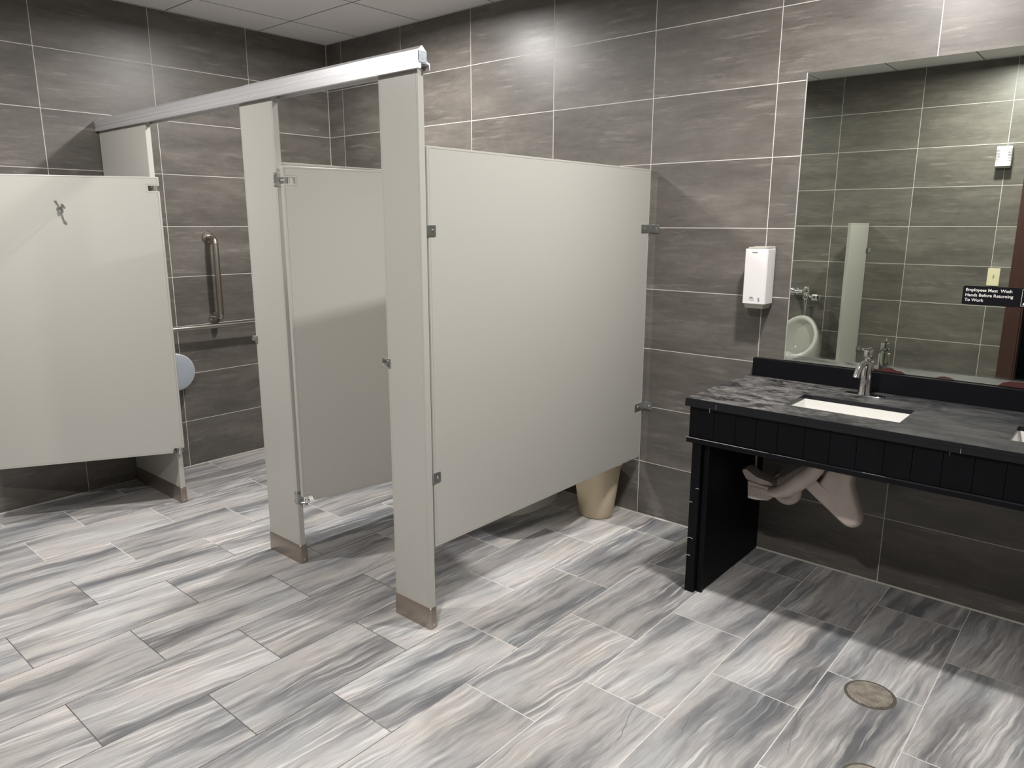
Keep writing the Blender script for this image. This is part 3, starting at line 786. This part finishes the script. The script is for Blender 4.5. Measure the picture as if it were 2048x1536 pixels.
# ------------------------------------------------------------------ pipes and pipe covers under the counter
Y0 = -.28
t = thing('drain_trap', 'dusty pinkish-white covered waste pipe with trap and boot-shaped cover hanging under the counter', 'pipe', (3.45, Y0, .35))
bm = B()
tube(bm, [(3.62, Y0 + .01, .548), (3.58, Y0, .520), (3.545, Y0, .487), (3.520, Y0, .462), (3.490, Y0 + .01, .452)], [.030, .032, .034, .034, .030], 18)
part('elbow', bm, 'pink', t, True, 60)
bm = B()
tube(bm, arc((3.520, Y0, .428), .036, 40, -190, 22, 'xz'), .0265, 20)
part('u_bend', bm, 'pink', t, True, 60)
bm = B()
def slab(bm, pts, y0, y1, puff=.85):
    cx = sum(p[0] for p in pts) / len(pts); cz = sum(p[1] for p in pts) / len(pts)
    S = lambda k, y: [(cx + (x - cx) * k, y, cz + (z - cz) * k) for x, z in pts]
    d_ = (y1 - y0)
    loft(bm, [S(puff, y0), S((1 + puff) / 2 + .02, y0 + d_ * .1), S(1, y0 + d_ * .3), S(1, y0 + d_ * .7), S((1 + puff) / 2 + .02, y0 + d_ * .9), S(puff, y1)])
slab(bm, [(3.352, .448), (3.420, .440), (3.470, .436), (3.480, .400), (3.452, .372), (3.400, .362), (3.358, .362)], Y0 - .035, Y0 + .035, .9)
part('trap_cover', bm, 'pink', t, True, 35)
bm = B(); slab(bm, [(3.327, .492), (3.345, .503), (3.400, .474), (3.470, .462), (3.482, .448), (3.420, .444), (3.352, .452), (3.338, .470)], Y0 - .045, Y0 + .03, .9)
part('upper_sleeve', bm, 'pink', t, True, 35)
bm = B(); box(bm, 3.372, Y0 - .0385, .400, 3.440, Y0 - .0345, .424, .002)
part('clip', bm, 'pink', t)
t2 = thing('supply_pipe', 'thin bent white water pipe beside the waste trap at the counter end', 'pipe', (3.345, Y0 + .06, .4))
bm = B(); tube(bm, [(3.350, Y0 + .06, .700), (3.350, Y0 + .06, .560), (3.352, Y0 + .06, .470), (3.345, Y0 + .06, .420), (3.348, Y0 + .06, .392), (3.362, Y0 + .06, .386), (3.375, Y0 + .07, .392), (3.378, Y0 + .10, .40), (3.378, -.002, .40)], [.0045, .0045, .0055, .006, .006, .006, .006, .006, .006], 12)
part('tubing', bm, 'pink', t2, True, 60)
t3 = t
bm = B()
outl = [(3.690, .590), (3.745, .600), (3.790, .590), (3.789, .562), (3.785, .535), (3.800, .495), (3.818, .450), (3.832, .412), (3.836, .385), (3.830, .358), (3.812, .342),
        (3.790, .339), (3.768, .348), (3.735, .372), (3.695, .402), (3.655, .430), (3.610, .462), (3.575, .492), (3.590, .515), (3.620, .530), (3.640, .527),
        (3.638, .508), (3.652, .503), (3.664, .520), (3.676, .548)]
slab(bm, outl, Y0 - .048, Y0 + .036, .80)
ob = part('boot_cover', bm, 'pink', t3, True, 60)
md = ob.modifiers.new('soft', 'SUBSURF'); md.levels = 1; md.render_levels = 2
bm = B(); tube(bm, [(3.735, Y0, .592), (3.745, Y0, .640), (3.755, -.31, .700)], [.030, .026, .022], 16)
part('tailpiece', bm, 'pink', t3, True, 50)
t4 = t
bm = B(); tube(bm, [(3.466, -.345, .428), (3.500, -.350, .434), (3.540, -.350, .456), (3.585, -.350, .496), (3.625, -.350, .535), (3.655, -.345, .575), (3.672, -.345, .615), (3.680, -.35, .690)], [.016, .024, .031, .034, .034, .030, .026, .024], 20)
part('sleeve', bm, 'pink', t4, True, 60)

# ------------------------------------------------------------------ floor drains
def drain(x, y, r, label):
    t = thing('floor_drain', label, 'floor drain', (x, y, 0), 'round floor drains')
    bm = B(); lathe(bm, [(r + .008, .0002), (r + .007, .0012), (r, .0015), (r - .001, .0008)], (x, y, 0), 'z', 64, True)
    part('ring', bm, 'drain_rim', t)
    # perforated grate: disc with rows of small dark holes sunk in it
    bm = B(); lathe(bm, [(r - .002, .0012), (r - .003, .0030), (r - .006, .0034), (r - .008, .0030)], (x, y, 0), 'z', 64, True)
    g = part('grate', bm, 'drain_grate', t)
    return t
s = NT('perforated_bronze_grate'); vec, X, Y, Z = s.pos()
px = s.math('DIVIDE', X, .0052); py = s.math('DIVIDE', Y, .0045)
px = s.math('ADD', px, s.math('MULTIPLY', s.math('MODULO', s.math('ADD', s.math('FLOOR', py), 2000.0), 2.0), .5))
fx = s.math('SUBTRACT', s.math('FRACT', px), .5); fy = s.math('SUBTRACT', s.math('FRACT', py), .5)
dd = s.math('SQRT', s.math('ADD', s.math('MULTIPLY', fx, fx), s.math('MULTIPLY', fy, fy)))
hole = s.math('LESS_THAN', dd, .27)
n = s.noise(vec, 35.0, 4)
col = s.mix(hole, s.ramp(n, [(.3, (.27, .24, .19)), (.7, (.52, .48, .40))]), (.015, .013, .012))
s.set(col, .45, s.math('SUBTRACT', .35, s.math('MULTIPLY', hole, .35))); s.bump(s.math('MULTIPLY', hole, -1.0), .4, .001)
M['drain_grate'] = s.m
drain(4.058, -.872, .073, 'round perforated bronze drain in the floor in front of the counter')
t = drain(4.165, -1.296, .062, 'round metal floor cleanout cut off by the bottom edge of the photo, nearest the camera')
for ang in (60, 180, 300):
    bm = B(); lathe(bm, [(.007, .0036), (.006, .0052), (.003, .0058)], (4.165 + .040 * math.cos(math.radians(ang)), -1.296 + .040 * math.sin(math.radians(ang)), 0), 'z', 14)
    part('screw', bm, 'chrome', t)

# ------------------------------------------------------------------ things on the doorway wall, seen in the mirror
UX = 2.252
t = thing('urinal', 'white wall-hung urinal on the doorway wall, seen in the mirror', 'urinal', (UX, YF, .22))
def egg(cx, cz, hw, hh, yf, n=48, sharp=.12):
    out = []
    for k in range(n):
        a = 2 * PI * k / n; s_ = math.sin(a); c_ = math.cos(a)
        out.append((cx + hw * c_ * (1 - sharp * s_), yf(s_), cz + hh * s_))
    return out
Fy = lambda base, k: (lambda s_: YF + base - k * s_)
rings = [egg(UX, .470, .150, .255, Fy(.001, 0), sharp=.1), egg(UX, .475, .165, .262, Fy(.06, .01), sharp=.1), egg(UX, .520, .182, .222, Fy(.18, .09)),
         egg(UX, .560, .184, .182, Fy(.235, .115)), egg(UX, .562, .178, .176, Fy(.247, .117)), egg(UX, .564, .163, .158, Fy(.247, .115)), egg(UX, .564, .150, .145, Fy(.236, .108)),
         egg(UX, .545, .140, .150, Fy(.170, .070)), egg(UX, .535, .122, .150, Fy(.105, .030)), egg(UX, .530, .085, .120, Fy(.070, .010)), egg(UX, .525, .030, .050, Fy(.060, .004))]
bm = B(); loft(bm, rings); part('bowl', bm, 'porcelain', t, True, 60)
bm = B(); tube(bm, [(UX, YF + .085, .728), (UX, YF + .085, .742), (UX, YF + .085, .744)], [.026, .024, .012], 20); part('spud', bm, 'chrome', t, True, 50)
t = thing('flush_valve', 'chrome flush valve with sensor box above the urinal, seen in the mirror', 'flush valve', (UX, YF, .75))
bm = B(); tube(bm, [(UX, YF + .085, .744), (UX, YF + .085, .800), (UX, YF + .085, .860), (UX, YF + .085, .885)], [.010, .012, .019, .019], 20)
part('down_pipe', bm, 'chrome', t, True, 50)
bm = B(); lathe(bm, [(.022, .885), (.032, .895), (.030, .930), (.036, .942), (.036, .975), (.029, .996), (.010, 1.006)], (UX, YF + .085, 0), 'z', 28)
part('valve_body', bm, 'chrome', t, True, 40)
bm = B(); tube(bm, [(UX - .026, YF + .085, .955), (UX - .060, YF + .085, .955), (UX - .062, YF + .085, .955), (UX - .082, YF + .085, .955), (UX - .084, YF + .085, .955), (UX - .125, YF + .085, .955), (UX - .128, YF + .082, .955), (UX - .128, YF + .05, .955), (UX - .128, YF + .001, .955)], [.019, .019, .030, .030, .020, .026, .030, .020, .030], 20)
part('supply_stop', bm, 'chrome', t, True, 50)
bm = B(); tube(bm, [(UX + .020, YF + .085, .918), (UX + .062, YF + .085, .914)], .012, 14); box(bm, UX + .056, YF + .050, .882, UX + .118, YF + .118, .938, .010)
sb = part('sensor_box', bm, 'chrome', t)
bm = B(); lathe(bm, [(.009, 0), (.008, .003)], (UX + .084, YF + .1182, .911), 'y', 16); part('sensor_window', bm, 'slot', sb)

t = thing('urinal_screen', 'upright grey-green privacy screen beside the urinal, seen in the mirror', 'privacy screen', (2.70, YF, .30))
part('sheet', sheet([(0, .300), (.485, .300), (.485, 1.556), (0, 1.556)], .025, (2.703, YF + .006), (0, 1)), 'panel', t)
for z in (1.330, .480):
    bm = B(); box(bm, 2.703, YF + .0005, z - .02, 2.733, YF + .005, z + .02, .001); box(bm, 2.7032, YF + .0005, z - .02, 2.7065, YF + .035, z + .02, .001)
    part('bracket', bm, 'zamac', t)

t = thing('light_switch', 'ivory wall switch beside the door frame, seen in the mirror', 'switch', (3.65, YF, 1.155))
part('plate', bx(3.608, YF + .0005, 1.078, 3.690, YF + .007, 1.214, bev=.002), 'ivory', t)
bm = bx(3.644, YF + .0068, 1.142, 3.654, YF + .0078, 1.165); part('slot', bm, 'grey_plastic', t)
part('toggle', bx(3.6465, YF + .0072, 1.150, 3.6515, YF + .017, 1.158, bev=.001), 'grey_plastic', t)

t = thing('air_freshener', 'white slatted air freshener high on the doorway wall, seen in the mirror', 'air freshener', (3.62, YF, 2.05))
part('case', bx(3.568, YF + .0005, 1.975, 3.668, YF + .075, 2.122, bev=.006, seg=3), 'white_plastic', t)
for k in range(8):
    z = 2.014 + k * .0112
    for xa in (3.5695, 3.6425):
        part('vent_slot', bx(xa, YF + .0742, z, xa + .024, YF + .0760, z + .0034), 'slot', t)
bm = B(); box(bm, 3.5700, YF + .002, 1.966, 3.666, YF + .054, 1.9745, .002); part('base', bm, 'grey_plastic', t)
